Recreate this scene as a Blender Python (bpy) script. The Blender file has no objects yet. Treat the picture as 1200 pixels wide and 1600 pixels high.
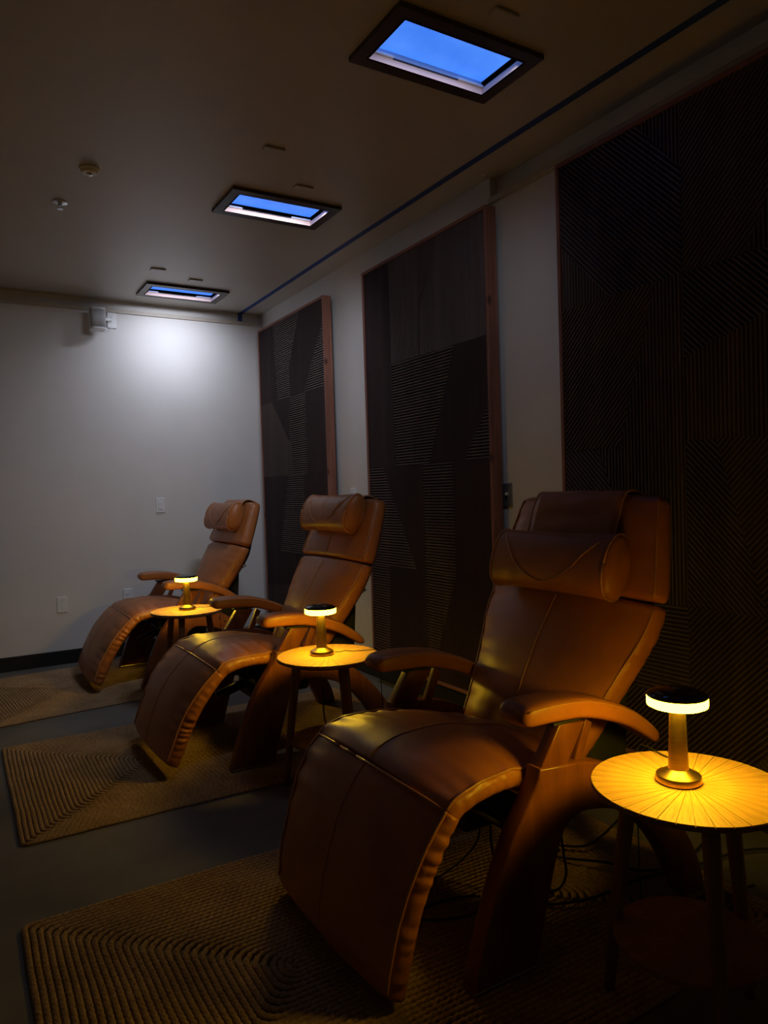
import bpy, bmesh, math, random
from mathutils import Vector, Matrix, noise
import numpy as np
random.seed(7)
S = bpy.context.scene
COL = S.collection
PI = math.pi

# ------------------------------------------------------------------ camera
F_PX, YAW, PITCH, ROLL = 1139.5, math.radians(30.984), math.radians(-1.626), math.radians(-1.778)
cam_d = bpy.data.cameras.new('camera')
cam_d.sensor_fit = 'HORIZONTAL'
cam_d.sensor_width = 36.0
cam_d.lens = 36.0 * F_PX / 1200.0
cam_d.clip_start = 0.02
cam = bpy.data.objects.new('camera', cam_d)
COL.objects.link(cam)
fw = Vector((math.sin(YAW) * math.cos(PITCH), math.cos(YAW) * math.cos(PITCH), math.sin(PITCH)))
r0 = Vector((math.cos(YAW), -math.sin(YAW), 0))
u0 = r0.cross(fw)
rr = r0 * math.cos(ROLL) + u0 * math.sin(ROLL)
uu = -r0 * math.sin(ROLL) + u0 * math.cos(ROLL)
cam.matrix_world = Matrix(((rr.x, uu.x, -fw.x, -2.408), (rr.y, uu.y, -fw.y, 0.0), (rr.z, uu.z, -fw.z, 1.231), (0, 0, 0, 1)))
S.camera = cam

# ------------------------------------------------------------------ world, exposure
w = bpy.data.worlds.new('World')
S.world = w
w.use_nodes = True
w.node_tree.nodes['Background'].inputs[0].default_value = (0.02, 0.03, 0.05, 1)
w.node_tree.nodes['Background'].inputs[1].default_value = 0.2
S.view_settings.view_transform = 'Standard'
S.view_settings.look = 'None'
S.view_settings.gamma = 1.0
S.view_settings.exposure = 0.0
S.view_settings.use_curve_mapping = False

# light levels of the fixtures and of the added shaft lamps (used by their builders below)
LAMP_SIDE, LAMP_DOWN = 34.0, 84.0     # glowing rim / diffuser facing the table
LAMP_COLOR = (1.0, 0.60, 0.022)
SKY_STRENGTH = 1.0
SPOT_WATTS = (1.2, 4.4, 2.7)     # lamps added in the near, middle, far skylight

# ------------------------------------------------------------------ materials
MATS = {}
def new_mat(name):
    m = bpy.data.materials.new(name)
    m.use_nodes = True
    nt = m.node_tree
    b = nt.nodes['Principled BSDF']
    MATS[name] = m
    return m, nt, b

def coords(nt, scale=(1, 1, 1), rot=(0, 0, 0)):
    tc = nt.nodes.new('ShaderNodeTexCoord')
    mp = nt.nodes.new('ShaderNodeMapping')
    mp.inputs['Scale'].default_value = scale
    mp.inputs['Rotation'].default_value = rot
    nt.links.new(tc.outputs['Object'], mp.inputs['Vector'])
    return mp.outputs['Vector']

def noise_tex(nt, vec, scale, detail=4, rough=0.55, dist=0.0):
    n = nt.nodes.new('ShaderNodeTexNoise')
    n.inputs['Scale'].default_value = scale
    n.inputs['Detail'].default_value = detail
    n.inputs['Roughness'].default_value = rough
    n.inputs['Distortion'].default_value = dist
    nt.links.new(vec, n.inputs['Vector'])
    return n.outputs['Fac']

def ramp(nt, fac, stops):
    r = nt.nodes.new('ShaderNodeValToRGB')
    e = r.color_ramp.elements
    e[0].position, e[0].color = stops[0][0], (*stops[0][1], 1)
    e[1].position, e[1].color = stops[-1][0], (*stops[-1][1], 1)
    for p, c in stops[1:-1]:
        x = e.new(p)
        x.color = (*c, 1)
    nt.links.new(fac, r.inputs['Fac'])
    return r.outputs['Color']

def bump(nt, b, fac, strength, dist=0.002):
    n = nt.nodes.new('ShaderNodeBump')
    n.inputs['Strength'].default_value = strength
    n.inputs['Distance'].default_value = dist
    nt.links.new(fac, n.inputs['Height'])
    nt.links.new(n.outputs['Normal'], b.inputs['Normal'])

def noisy(name, c1, c2, scale, rough=0.6, bump_s=0.0, bump_scale=None, stretch=(1, 1, 1), metallic=0.0, spec=0.5, dist=0.0, detail=4, coat=0.0, bdist=0.002):
    m, nt, b = new_mat(name)
    v = coords(nt, stretch)
    f = noise_tex(nt, v, scale, detail, 0.55, dist)
    nt.links.new(ramp(nt, f, [(0.3, c1), (0.7, c2)]), b.inputs['Base Color'])
    b.inputs['Roughness'].default_value = rough
    b.inputs['Metallic'].default_value = metallic
    b.inputs['Specular IOR Level'].default_value = spec
    b.inputs['Coat Weight'].default_value = coat
    if bump_s:
        f2 = noise_tex(nt, v, bump_scale or scale, 3)
        bump(nt, b, f2, bump_s, bdist)
    return m

def wood(name, c1, c2, c3, axis='X', scale=9.0, rough=0.45, knots=False, bump_s=0.1, spec=0.5, coat=0.0):
    m, nt, b = new_mat(name)
    st = {'X': (0.08, 1, 1), 'Y': (1, 0.08, 1), 'Z': (1, 1, 0.08)}[axis]
    v = coords(nt, st)
    f = noise_tex(nt, v, scale * 6, 6, 0.6, 0.6)
    g = noise_tex(nt, v, scale * 1.3, 3, 0.5, 1.2)
    mx = nt.nodes.new('ShaderNodeMath')
    mx.operation = 'MULTIPLY_ADD'
    mx.inputs[1].default_value = 0.5
    nt.links.new(f, mx.inputs[0])
    mx2 = nt.nodes.new('ShaderNodeMath')
    mx2.operation = 'MULTIPLY'
    mx2.inputs[1].default_value = 0.5
    nt.links.new(g, mx2.inputs[0])
    nt.links.new(mx2.outputs[0], mx.inputs[2])
    col = ramp(nt, mx.outputs[0], [(0.33, c1), (0.5, c2), (0.66, c3)])
    if knots:
        vo = nt.nodes.new('ShaderNodeTexVoronoi')
        vo.inputs['Scale'].default_value = 9.0
        nt.links.new(coords(nt, (1.0, 1.0, 0.55)), vo.inputs['Vector'])
        kr = ramp(nt, vo.outputs['Distance'], [(0.05, (0.25, 0.2, 0.18)), (0.16, (1, 1, 1))])
        mm = nt.nodes.new('ShaderNodeMix')
        mm.data_type = 'RGBA'
        mm.blend_type = 'MULTIPLY'
        mm.inputs[0].default_value = 1.0
        nt.links.new(col, mm.inputs[6])
        nt.links.new(kr, mm.inputs[7])
        col = mm.outputs[2]
    nt.links.new(col, b.inputs['Base Color'])
    b.inputs['Roughness'].default_value = rough
    b.inputs['Specular IOR Level'].default_value = spec
    b.inputs['Coat Weight'].default_value = coat
    if bump_s:
        bump(nt, b, f, bump_s, 0.001)
    return m

def emit(name, color, strength):
    m, nt, b = new_mat(name)
    b.inputs['Base Color'].default_value = (*color, 1)
    b.inputs['Emission Color'].default_value = (*color, 1)
    b.inputs['Emission Strength'].default_value = strength
    return m

WALL = noisy('wall_paint', (0.77, 0.745, 0.72), (0.81, 0.785, 0.76), 3, 0.6, 0.12, 160, spec=0.3)
CEIL = noisy('ceiling_paint', (0.56, 0.53, 0.48), (0.60, 0.57, 0.52), 2, 0.42, 0.06, 140, spec=0.5)
FLOOR = noisy('concrete', (0.080, 0.077, 0.072), (0.20, 0.185, 0.165), 1.7, 0.62, 0.05, 60, detail=8, spec=0.35)
BASEB = noisy('black_vinyl', (0.012, 0.012, 0.013), (0.018, 0.018, 0.018), 8, 0.45)
TRIM = noisy('trim_paint', (0.50, 0.44, 0.38), (0.56, 0.50, 0.43), 8, 0.5)
LEATHER = noisy('tan_leather', (0.35, 0.118, 0.030), (0.43, 0.150, 0.042), 7, 0.40, 0.22, 420, spec=0.5, bdist=0.0012)
PIPING = noisy('leather_piping', (0.44, 0.19, 0.075), (0.50, 0.23, 0.10), 40, 0.3)  # lighter than the leather: its highlight is put into the colour
SEAM = noisy('leather_seam', (0.44, 0.19, 0.075), (0.52, 0.24, 0.10), 60, 0.4)
WALNUT = wood('walnut_veneer', (0.105, 0.032, 0.011), (0.17, 0.052, 0.017), (0.22, 0.072, 0.025), 'Z', 7, 0.36, spec=0.5)
FRAME = wood('cedar_board', (0.17, 0.060, 0.036), (0.27, 0.105, 0.066), (0.36, 0.16, 0.105), 'Z', 8, 0.6, knots=True)
FRAMEH = wood('cedar_board_level', (0.17, 0.060, 0.036), (0.27, 0.105, 0.066), (0.36, 0.16, 0.105), 'Y', 8, 0.6, knots=True)
RIB = wood('tile_rib_wood', (0.095, 0.062, 0.058), (0.125, 0.084, 0.078), (0.16, 0.108, 0.10), 'Z', 4, 0.45, spec=0.4, bump_s=0.03)
TILE = wood('charcoal_wood_tile', (0.034, 0.020, 0.020), (0.045, 0.027, 0.027), (0.058, 0.036, 0.035), 'Z', 4, 0.7, spec=0.12, bump_s=0.03)
OAK = wood('oak_veneer', (0.27, 0.145, 0.05), (0.42, 0.25, 0.095), (0.56, 0.36, 0.15), 'X', 34, 0.5, spec=0.35)
TLEG = wood('table_leg_wood', (0.16, 0.075, 0.032), (0.22, 0.11, 0.05), (0.28, 0.145, 0.07), 'Z', 8, 0.5, spec=0.35)
GAP = noisy('wood_joint', (0.05, 0.025, 0.01), (0.07, 0.035, 0.014), 30, 0.8)
BRASS = noisy('brushed_brass', (0.42, 0.27, 0.085), (0.52, 0.35, 0.12), 30, 0.30, 0.05, 300, (1, 1, 12), metallic=1.0)
BLACKGLOSS = noisy('dark_glass_cap', (0.020, 0.014, 0.008), (0.028, 0.020, 0.010), 10, 0.08, spec=0.6)
METAL = noisy('brushed_steel', (0.55, 0.55, 0.55), (0.65, 0.65, 0.64), 30, 0.3, metallic=1.0)
CHROME = noisy('chrome', (0.75, 0.75, 0.76), (0.82, 0.82, 0.82), 10, 0.12, metallic=1.0)
STEELBLK = noisy('black_steel', (0.014, 0.014, 0.015), (0.022, 0.022, 0.022), 20, 0.4)
FABBLK = noisy('black_fabric', (0.008, 0.009, 0.010), (0.015, 0.016, 0.017), 90, 0.8, 0.3, 400)
CORD = noisy('black_rubber', (0.012, 0.012, 0.012), (0.02, 0.02, 0.02), 30, 0.5)
WPLAST = noisy('white_plastic', (0.86, 0.86, 0.87), (0.90, 0.90, 0.90), 5, 0.4)
GPLAST = noisy('grey_metal_plate', (0.42, 0.44, 0.46), (0.50, 0.52, 0.54), 30, 0.35, metallic=0.7)
GRILLE = noisy('speaker_grille', (0.48, 0.47, 0.47), (0.56, 0.55, 0.55), 300, 0.7)
DKWOOD = wood('dark_frame_wood', (0.040, 0.022, 0.014), (0.060, 0.034, 0.022), (0.08, 0.048, 0.032), 'X', 10, 0.4)
REVEAL = noisy('reveal_paint', (0.86, 0.60, 0.52), (0.90, 0.64, 0.55), 10, 0.6)
SASH = noisy('white_sash', (0.82, 0.82, 0.84), (0.86, 0.86, 0.88), 10, 0.4)
TAPE = noisy('blue_tape', (0.020, 0.065, 0.30), (0.03, 0.085, 0.36), 20, 0.6)
JUTE = None
def make_jute():
    m, nt, b = new_mat('jute_braid')
    v = coords(nt)
    f = noise_tex(nt, v, 90, 4, 0.6)
    g = noise_tex(nt, v, 5, 3, 0.6)
    a = nt.nodes.new('ShaderNodeMath'); a.operation = 'MULTIPLY_ADD'; a.inputs[1].default_value = 0.6
    s = nt.nodes.new('ShaderNodeMath'); s.operation = 'MULTIPLY'; s.inputs[1].default_value = 0.4
    nt.links.new(g, s.inputs[0]); nt.links.new(f, a.inputs[0]); nt.links.new(s.outputs[0], a.inputs[2])
    nt.links.new(ramp(nt, a.outputs[0], [(0.32, (0.20, 0.115, 0.055)), (0.5, (0.36, 0.235, 0.125)), (0.68, (0.50, 0.35, 0.20))]), b.inputs['Base Color'])
    b.inputs['Roughness'].default_value = 0.9
    b.inputs['Specular IOR Level'].default_value = 0.15
    bump(nt, b, noise_tex(nt, v, 320, 3), 0.6, 0.003)
    return m
JUTE = make_jute()
RING = emit('lamp_rim', (1.0, 0.64, 0.020), LAMP_SIDE)
UNDER = emit('lamp_underside', LAMP_COLOR, LAMP_DOWN)
SKY = None
def make_sky_panel():
    m, nt, b = new_mat('sky_diffuser')
    f = noise_tex(nt, coords(nt), 6, 4)
    c = ramp(nt, f, [(0.35, (0.045, 0.20, 0.86)), (0.7, (0.075, 0.26, 0.95))])
    nt.links.new(c, b.inputs['Base Color'])
    nt.links.new(c, b.inputs['Emission Color'])
    b.inputs['Emission Strength'].default_value = SKY_STRENGTH
    return m
SKY = make_sky_panel()

# ------------------------------------------------------------------ helpers
def empty(name, loc=(0, 0, 0), rz=0.0):
    o = bpy.data.objects.new(name, None)
    o.location = loc
    o.rotation_euler = (0, 0, rz)
    o.empty_display_size = 0.05
    COL.objects.link(o)
    return o

def tag(o, label, cat, group=None):
    o['label'] = label
    o['category'] = cat
    if group:
        o['group'] = group
    return o

def link(name, me, mat, parent=None, smooth=False):
    me.materials.clear()
    me.materials.append(mat)
    if smooth:
        for p in me.polygons:
            p.use_smooth = True
    o = bpy.data.objects.new(name, me)
    COL.objects.link(o)
    if parent:
        o.parent = parent
    return o

def pyd(name, vs, fs, mat, parent=None, smooth=False):
    me = bpy.data.meshes.new(name)
    me.from_pydata(vs, [], fs)
    bm = bmesh.new(); bm.from_mesh(me)
    bmesh.ops.recalc_face_normals(bm, faces=bm.faces)
    bm.to_mesh(me); bm.free()
    return link(name, me, mat, parent, smooth)

def box_data(x0, x1, y0, y1, z0, z1, off=0):
    v = [(x0, y0, z0), (x1, y0, z0), (x1, y1, z0), (x0, y1, z0), (x0, y0, z1), (x1, y0, z1), (x1, y1, z1), (x0, y1, z1)]
    f = [(0, 3, 2, 1), (4, 5, 6, 7), (0, 1, 5, 4), (1, 2, 6, 5), (2, 3, 7, 6), (3, 0, 4, 7)]
    return v, [tuple(i + off for i in q) for q in f]

def boxes(name, lst, mat, parent=None, bevel=0.0, seg=2):
    vs, fs = [], []
    for b in lst:
        v, f = box_data(*b, off=len(vs))
        vs += v; fs += f
    me = bpy.data.meshes.new(name)
    me.from_pydata(vs, [], fs)
    if bevel:
        bm = bmesh.new(); bm.from_mesh(me)
        bmesh.ops.bevel(bm, geom=bm.edges[:], offset=bevel, segments=seg, affect='EDGES', profile=0.5)
        bm.to_mesh(me); bm.free()
    return link(name, me, mat, parent, smooth=False)

def struct(o):
    o['kind'] = 'structure'
    return o

def smooth_path(pts, n):
    """Catmull-Rom through points of any dimension, n samples evenly spaced in arc length (first 2-3 dims)."""
    P = np.array(pts, float)
    P = np.vstack([2 * P[0] - P[1], P, 2 * P[-1] - P[-2]])
    out = []
    for i in range(1, len(P) - 2):
        p0, p1, p2, p3 = P[i - 1:i + 3]
        for t in np.linspace(0, 1, 24, endpoint=False):
            out.append(0.5 * ((2 * p1) + (-p0 + p2) * t + (2 * p0 - 5 * p1 + 4 * p2 - p3) * t * t + (-p0 + 3 * p1 - 3 * p2 + p3) * t ** 3))
    out.append(P[-2])
    out = np.array(out)
    d = np.r_[0, np.cumsum(np.linalg.norm(np.diff(out[:, :min(3, out.shape[1])], axis=0), axis=1))]
    s = np.linspace(0, d[-1], n)
    return np.stack([np.interp(s, d, out[:, k]) for k in range(out.shape[1])], 1)

def tube_data(pts, r, n=8, off=0, closed=False):
    pts = [Vector(p) for p in pts]
    vs, fs = [], []
    N = len(pts)
    t0 = (pts[1] - pts[0]).normalized()
    a = t0.orthogonal().normalized()
    for i, p in enumerate(pts):
        t = (pts[min(i + 1, N - 1)] - pts[max(i - 1, 0)])
        if t.length < 1e-9:
            t = t0
        t = t.normalized()
        a = (a - t * a.dot(t))
        a = a.normalized() if a.length > 1e-6 else t.orthogonal().normalized()
        b = t.cross(a)
        rad = r[i] if hasattr(r, '__len__') else r
        for k in range(n):
            th = 2 * PI * k / n
            vs.append(tuple(p + (a * math.cos(th) + b * math.sin(th)) * rad))
    for i in range(N - 1):
        for k in range(n):
            fs.append((off + i * n + k, off + i * n + (k + 1) % n, off + (i + 1) * n + (k + 1) % n, off + (i + 1) * n + k))
    fs.append(tuple(off + k for k in range(n))[::-1])
    fs.append(tuple(off + (N - 1) * n + k for k in range(n)))
    return vs, fs

def tube(name, pts, r, mat, parent=None, n=8):
    v, f = tube_data(pts, r, n)
    return pyd(name, v, f, mat, parent, True)

def tubes(name, lst, mat, parent=None, n=8):
    vs, fs = [], []
    for pts, r in lst:
        v, f = tube_data(pts, r, n, len(vs))
        vs += v; fs += f
    return pyd(name, vs, fs, mat, parent, True)

def auto_smooth(o, ang=40):
    m = o.modifiers.new('edges', 'EDGE_SPLIT')
    m.split_angle = math.radians(ang)
    return o

def lathe(name, prof, mat, parent=None, n=40, loc=(0, 0, 0), ang=35):
    vs, fs = [], []
    for r, z in prof:
        for k in range(n):
            t = 2 * PI * k / n
            vs.append((loc[0] + r * math.cos(t), loc[1] + r * math.sin(t), loc[2] + z))
    m = len(prof)
    for i in range(m - 1):
        for k in range(n):
            fs.append((i * n + k, i * n + (k + 1) % n, (i + 1) * n + (k + 1) % n, (i + 1) * n + k))
    fs.append(tuple(range(n))[::-1])
    fs.append(tuple((m - 1) * n + k for k in range(n)))
    o = pyd(name, vs, fs, mat, parent, True)
    return auto_smooth(o, ang)

def extrude_poly(name, poly, y0, y1, mat, parent=None, bevel=0.006, plane='XZ'):
    """polygon (u, z) extruded between y0 and y1, edges rounded"""
    bm = bmesh.new()
    vs = [bm.verts.new((u, y0, z)) for u, z in poly]
    f = bm.faces.new(vs)
    r = bmesh.ops.extrude_face_region(bm, geom=[f])
    nv = [g for g in r['geom'] if isinstance(g, bmesh.types.BMVert)]
    for v in nv:
        v.co.y = y1
    bmesh.ops.recalc_face_normals(bm, faces=bm.faces)
    if bevel:
        rim = [e for e in bm.edges if abs(e.verts[0].co.y - e.verts[1].co.y) < 1e-6]
        bmesh.ops.bevel(bm, geom=rim, offset=bevel, segments=3, affect='EDGES', profile=0.5)
    me = bpy.data.meshes.new(name)
    bm.to_mesh(me); bm.free()
    o = link(name, me, mat, parent, True)
    return auto_smooth(o, 35)

def copy_tree(o, parent=None):
    c = o.copy()
    COL.objects.link(c)
    if parent:
        c.parent = parent
    for ch in o.children:
        copy_tree(ch, c)
    return c

# ------------------------------------------------------------------ room
H, YB, XL, YF = 2.788, 5.969, -4.6, -2.0
STEP = 2.88                      # where the ledge on the right wall begins
LEDGE = 2.668
struct(boxes('floor', [(XL - .1, .2, YF - .1, YB + .1, -.1, 0.0)], FLOOR))
# ceiling with three openings
SX0, SW, SD = -1.106, 0.614, 0.344
SY = (1.971, 3.538, 5.369)
FRW = 0.052
ox0, ox1 = SX0 + FRW, SX0 + SW - FRW
strips = [(XL - .1, ox0, YF - .1, YB + .1, H, H + .03), (ox1, .2, YF - .1, YB + .1, H, H + .03)]
ya = YF - .1
for s in SY:
    strips.append((ox0, ox1, ya, s + FRW, H, H + .03))
    ya = s + SD - FRW
strips.append((ox0, ox1, ya, YB + .1, H, H + .03))
struct(boxes('ceiling', strips, CEIL))
BT = 2.70
struct(boxes('wall_back', [(XL, 0.0, YB, YB + .12, 0, BT), (XL, 0.0, YB + .03, YB + .12, BT, H)], WALL))
struct(boxes('wall_right', [(0, .12, STEP, YB + .12, 0, H), (0, .12, YF, STEP, 0, LEDGE), (.045, .12, YF, STEP, LEDGE, H)], WALL))
struct(boxes('wall_left', [(XL - .12, XL, YF, YB + .12, 0, H)], WALL))
struct(boxes('wall_front', [(XL, .12, YF - .12, YF, 0, H)], WALL))
struct(boxes('trim_1', [(XL, -0.012, YB - .014, YB + .03, BT - .016, BT + .014)], TRIM, bevel=.003))
struct(boxes('trim_2', [(-.016, .045, YF, STEP, LEDGE - .016, LEDGE + .014)], TRIM, bevel=.003))
struct(boxes('baseboard_back', [(XL, -.012, YB - .010, YB, 0, .105)], BASEB, bevel=.003))
struct(boxes('baseboard_right', [(-.010, 0, YF, YB, 0, .105)], BASEB, bevel=.003))

# ------------------------------------------------------------------ skylights
def skylight(k, label):
    y, watts = SY[k], SPOT_WATTS[k]
    root = tag(empty('skylight', (SX0 + SW / 2, y + SD / 2, H)), label, 'skylight', 'skylights in the ceiling')
    hx, hy = SW / 2, SD / 2
    ix, iy = hx - FRW, hy - FRW
    t = -0.018
    # mitred frame boards
    def board(p):
        vs = [(a, b, z) for z in (t, 0.0) for a, b in p]
        pyd('frame_board', vs, [(0, 1, 2, 3), (7, 6, 5, 4), (0, 4, 5, 1), (1, 5, 6, 2), (2, 6, 7, 3), (3, 7, 4, 0)], DKWOOD, root)
    o = [(-hx, -hy), (hx, -hy), (hx, hy), (-hx, hy)]
    i = [(-ix, -iy), (ix, -iy), (ix, iy), (-ix, iy)]
    for k in range(4):
        board([o[k], o[(k + 1) % 4], i[(k + 1) % 4], i[k]])
    d1, d2 = 0.005, 0.032
    th = .008
    # lower painted reveal
    for b in [(-ix, ix, iy - .001, iy + th, -.018, d1), (-ix, ix, -iy - th, -iy + .001, -.018, d1), (ix - .001, ix + th, -iy, iy, -.018, d1), (-ix - th, -ix + .001, -iy, iy, -.018, d1)]:
        boxes('reveal_board', [b], REVEAL, root)
    # sash: ledge with two raised white end blocks
    s = .012
    for b in [(-ix, -ix + .10, iy - s, iy, d1, d1 + .009), (ix - .12, ix, iy - s, iy, d1, d1 + .009)]:
        boxes('sash_block', [b], SASH, root, bevel=.002)
    boxes('glass_bead', [(-ix + .10, ix - .12, iy - .006, iy, d1, d1 + .004)], STEELBLK, root)
    # upper shaft walls
    for b in [(-ix, ix, iy, iy + th, d1, d2), (-ix, ix, -iy - th, -iy, d1, d2), (ix, ix + th, -iy, iy, d1, d2), (-ix - th, -ix, -iy, iy, d1, d2)]:
        boxes('shaft_board', [b], SASH, root)
    boxes('sky_panel', [(-ix - th, ix + th, -iy - th, iy + th, d2, d2 + .01)], SKY, root)
    # added lamp strip and housing, unseen on the shaft's near side, light the back wall
    boxes('added_lamp_housing', [(-ix + .03, ix - .03, -iy + .0005, -iy + .004, -.016, .004)], SASH, root)
    ld = bpy.data.lights.new('added_shaft_lamp', 'AREA')
    ld.shape = 'RECTANGLE'; ld.size = .48; ld.size_y = .022
    ld.energy = watts; ld.color = (0.82, 0.87, 1.0); ld.spread = math.radians(112)
    lo = bpy.data.objects.new('added_shaft_lamp', ld)
    COL.objects.link(lo); lo.parent = root
    lo.location = (0, -iy + .016, -.010)
    lo.rotation_euler = (math.radians(44), 0, 0)
    return root
skylight(0, 'large blue framed skylight nearest the camera, at the top of the picture')
skylight(1, 'middle of the three dark framed ceiling skylights, glowing pale blue')
skylight(2, 'small far skylight close to the back wall, above the bright patch')

# ceiling tabs beside the skylights
def tab(x, y, label):
    o = boxes('ceiling_tab', [(-.048, .048, -.022, .022, -.010, 0)], CEIL, None, bevel=.003)
    o.location = (x, y, H)
    tag(o, label, 'cover plate', 'flat tabs on the ceiling')
tab(-.770, 1.865, 'flat rectangular tab on dark ceiling just above the nearest skylight')
tab(-1.075, 3.085, 'flat rectangular tab on ceiling, above left of the middle skylight')
tab(-.785, 3.398, 'flat rectangular tab on ceiling touching the middle skylight upper edge')
tab(-1.105, 5.055, 'small flat tab on ceiling above left end of the far skylight')
tab(-.805, 5.195, 'small flat tab on ceiling above right half of the far skylight')

# painter's tape
def tape():
    root = tag(empty('masking_tape', (-.184, 2.0, H)), 'long strip of blue masking tape running along the ceiling', 'tape')
    v, f = [], []
    ys = np.linspace(YF + .02, YB + .028, 60)
    for y in ys:
        w = .019
        dx = .004 * math.sin(y * 1.3)
        v += [(dx - w, y - 2, -.0012), (dx + w, y - 2, -.0012), (dx + w, y - 2, -.0002), (dx - w, y - 2, -.0002)]
    for k in range(len(ys) - 1):
        a = 4 * k
        for j in range(4):
            f.append((a + j, a + (j + 1) % 4, a + 4 + (j + 1) % 4, a + 4 + j))
    f += [(0, 1, 2, 3), (len(v) - 1, len(v) - 2, len(v) - 3, len(v) - 4)]
    pyd('strip', v, f, TAPE, root)
    boxes('loose_end', [(-.019, .019, YB - 2 + .024, YB - 2 + .0285, -.07, -.001)], TAPE, root)
tape()

# smoke detector, sprinkler, hook
sd = tag(empty('smoke_detector', (-1.765, 3.66, H)), 'round white smoke detector on the ceiling, left of the middle skylight', 'smoke detector')
lathe('base', [(.046, 0), (.046, -.008), (.043, -.011)], WPLAST, sd)
lathe('body', [(.041, -.011), (.039, -.018), (.032, -.024), (.016, -.025)], WPLAST, sd)
lathe('sensor_lens', [(.015, -.025), (.013, -.031), (.006, -.034)], CHROME, sd, 16)
sp = tag(empty('sprinkler_head', (-1.834, 4.135, H)), 'small chrome fire sprinkler hanging from the ceiling at the left', 'sprinkler')
lathe('escutcheon', [(.038, 0), (.037, -.006), (.022, -.012), (.014, -.013)], CHROME, sp, 28)
lathe('nozzle', [(.010, -.012), (.010, -.018), (.006, -.020)], METAL, sp, 16)
tubes('yoke_arms', [([(.009, 0, -.017), (.012, 0, -.026), (.003, 0, -.035)], .0022), ([(-.009, 0, -.017), (-.012, 0, -.026), (-.003, 0, -.035)], .0022)], METAL, sp, 6)
lathe('deflector', [(.004, -.034), (.015, -.036), (.015, -.038), (.003, -.039)], CHROME, sp, 20)
hk = tag(empty('ceiling_hook', (-.05, 2.865, H)), 'tiny screw hook in the ceiling corner above the middle wall panel', 'hook')
lathe('plate', [(.011, 0), (.010, -.003), (.004, -.004)], WPLAST, hk, 16)
tube('hook', [(0, 0, -.003), (0, 0, -.014), (.006, 0, -.022), (.012, 0, -.016), (.012, 0, -.010)], .0022, METAL, hk, 6)

# ------------------------------------------------------------------ wall panels
def clip(poly, n, d, keep=1):
    out = []
    for i in range(len(poly)):
        a, b = poly[i], poly[(i + 1) % len(poly)]
        da, db = keep * (a[0] * n[0] + a[1] * n[1] - d), keep * (b[0] * n[0] + b[1] * n[1] - d)
        if da >= 0:
            out.append(a)
        if da * db < 0:
            t = da / (da - db)
            out.append((a[0] + (b[0] - a[0]) * t, a[1] + (b[1] - a[1]) * t))
    return out

def area(poly):
    return abs(sum(poly[i][0] * poly[(i + 1) % len(poly)][1] - poly[(i + 1) % len(poly)][0] * poly[i][1] for i in range(len(poly)))) / 2

TS, PITCH_R = 0.606, 0.0165
def tile_mesh(name, spec, parent, ox, oy, oz):
    """ribbed square tile: spec = list of cuts (p, q, angle) slicing the left side off, then the rest angle"""
    poly = [(0, 0), (1, 0), (1, 1), (0, 1)]
    pieces = []
    for p, q, ang in spec[:-1]:
        n = (-(q[1] - p[1]), q[0] - p[0])
        d = n[0] * p[0] + n[1] * p[1]
        L = clip(poly, n, d, 1)
        if len(L) > 2 and area(L) > 1e-4:
            pieces.append((L, ang))
        poly = clip(poly, n, d, -1)
        if len(poly) < 3:
            break
    if len(poly) > 2:
        pieces.append((poly, spec[-1]))
    vs, fs = box_data(-.012, 0, -TS, 0, 0, TS)
    ribs = []
    for pc, ang in pieces:
        pc = [(a * TS, b * TS) for a, b in pc]
        if ang is None:                       # plain flat field
            m = len(pc); o = len(vs)
            vs += [(-.012, -a, b) for a, b in pc] + [(-.0185, -a, b) for a, b in pc]
            fs.append(tuple(range(o + m, o + 2 * m)))
            fs += [(o + i, o + (i + 1) % m, o + m + (i + 1) % m, o + m + i) for i in range(m)]
            continue
        th = math.radians(ang)
        n = (-math.sin(th), math.cos(th))
        ds = [a * n[0] + b * n[1] for a, b in pc]
        k0, k1 = int(math.floor(min(ds) / PITCH_R)), int(math.ceil(max(ds) / PITCH_R))
        for k in range(k0, k1 + 1):
            lo = k * PITCH_R
            s1 = clip(pc, n, lo, 1)
            if len(s1) < 3: continue
            s1 = clip(s1, n, lo + PITCH_R * .62, -1)
            if len(s1) < 3 or area(s1) < 4e-6: continue
            m = len(s1); o = len(vs)
            c = [sum(p[i] for p in s1) / m for i in (0, 1)]
            for a, b in s1: vs.append((-.012, -a, b))
            for a, b in s1:
                # narrower crest
                da = (a * n[0] + b * n[1]) - (lo + PITCH_R * .31)
                a2, b2 = a - n[0] * da * .45, b - n[1] * da * .45
                vs.append((-.020, -a2, b2))
            ribs.append(len(fs))
            fs.append(tuple(range(o + m, o + 2 * m)))
            for i in range(m):
                ribs.append(len(fs))
                fs.append((o + i, o + (i + 1) % m, o + m + (i + 1) % m, o + m + i))
    o = pyd(name, vs, fs, TILE, parent)
    o.data.materials.append(RIB)
    for f in ribs:
        o.data.polygons[f].material_index = 1
    o.location = (ox, oy, oz)
    return o

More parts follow.
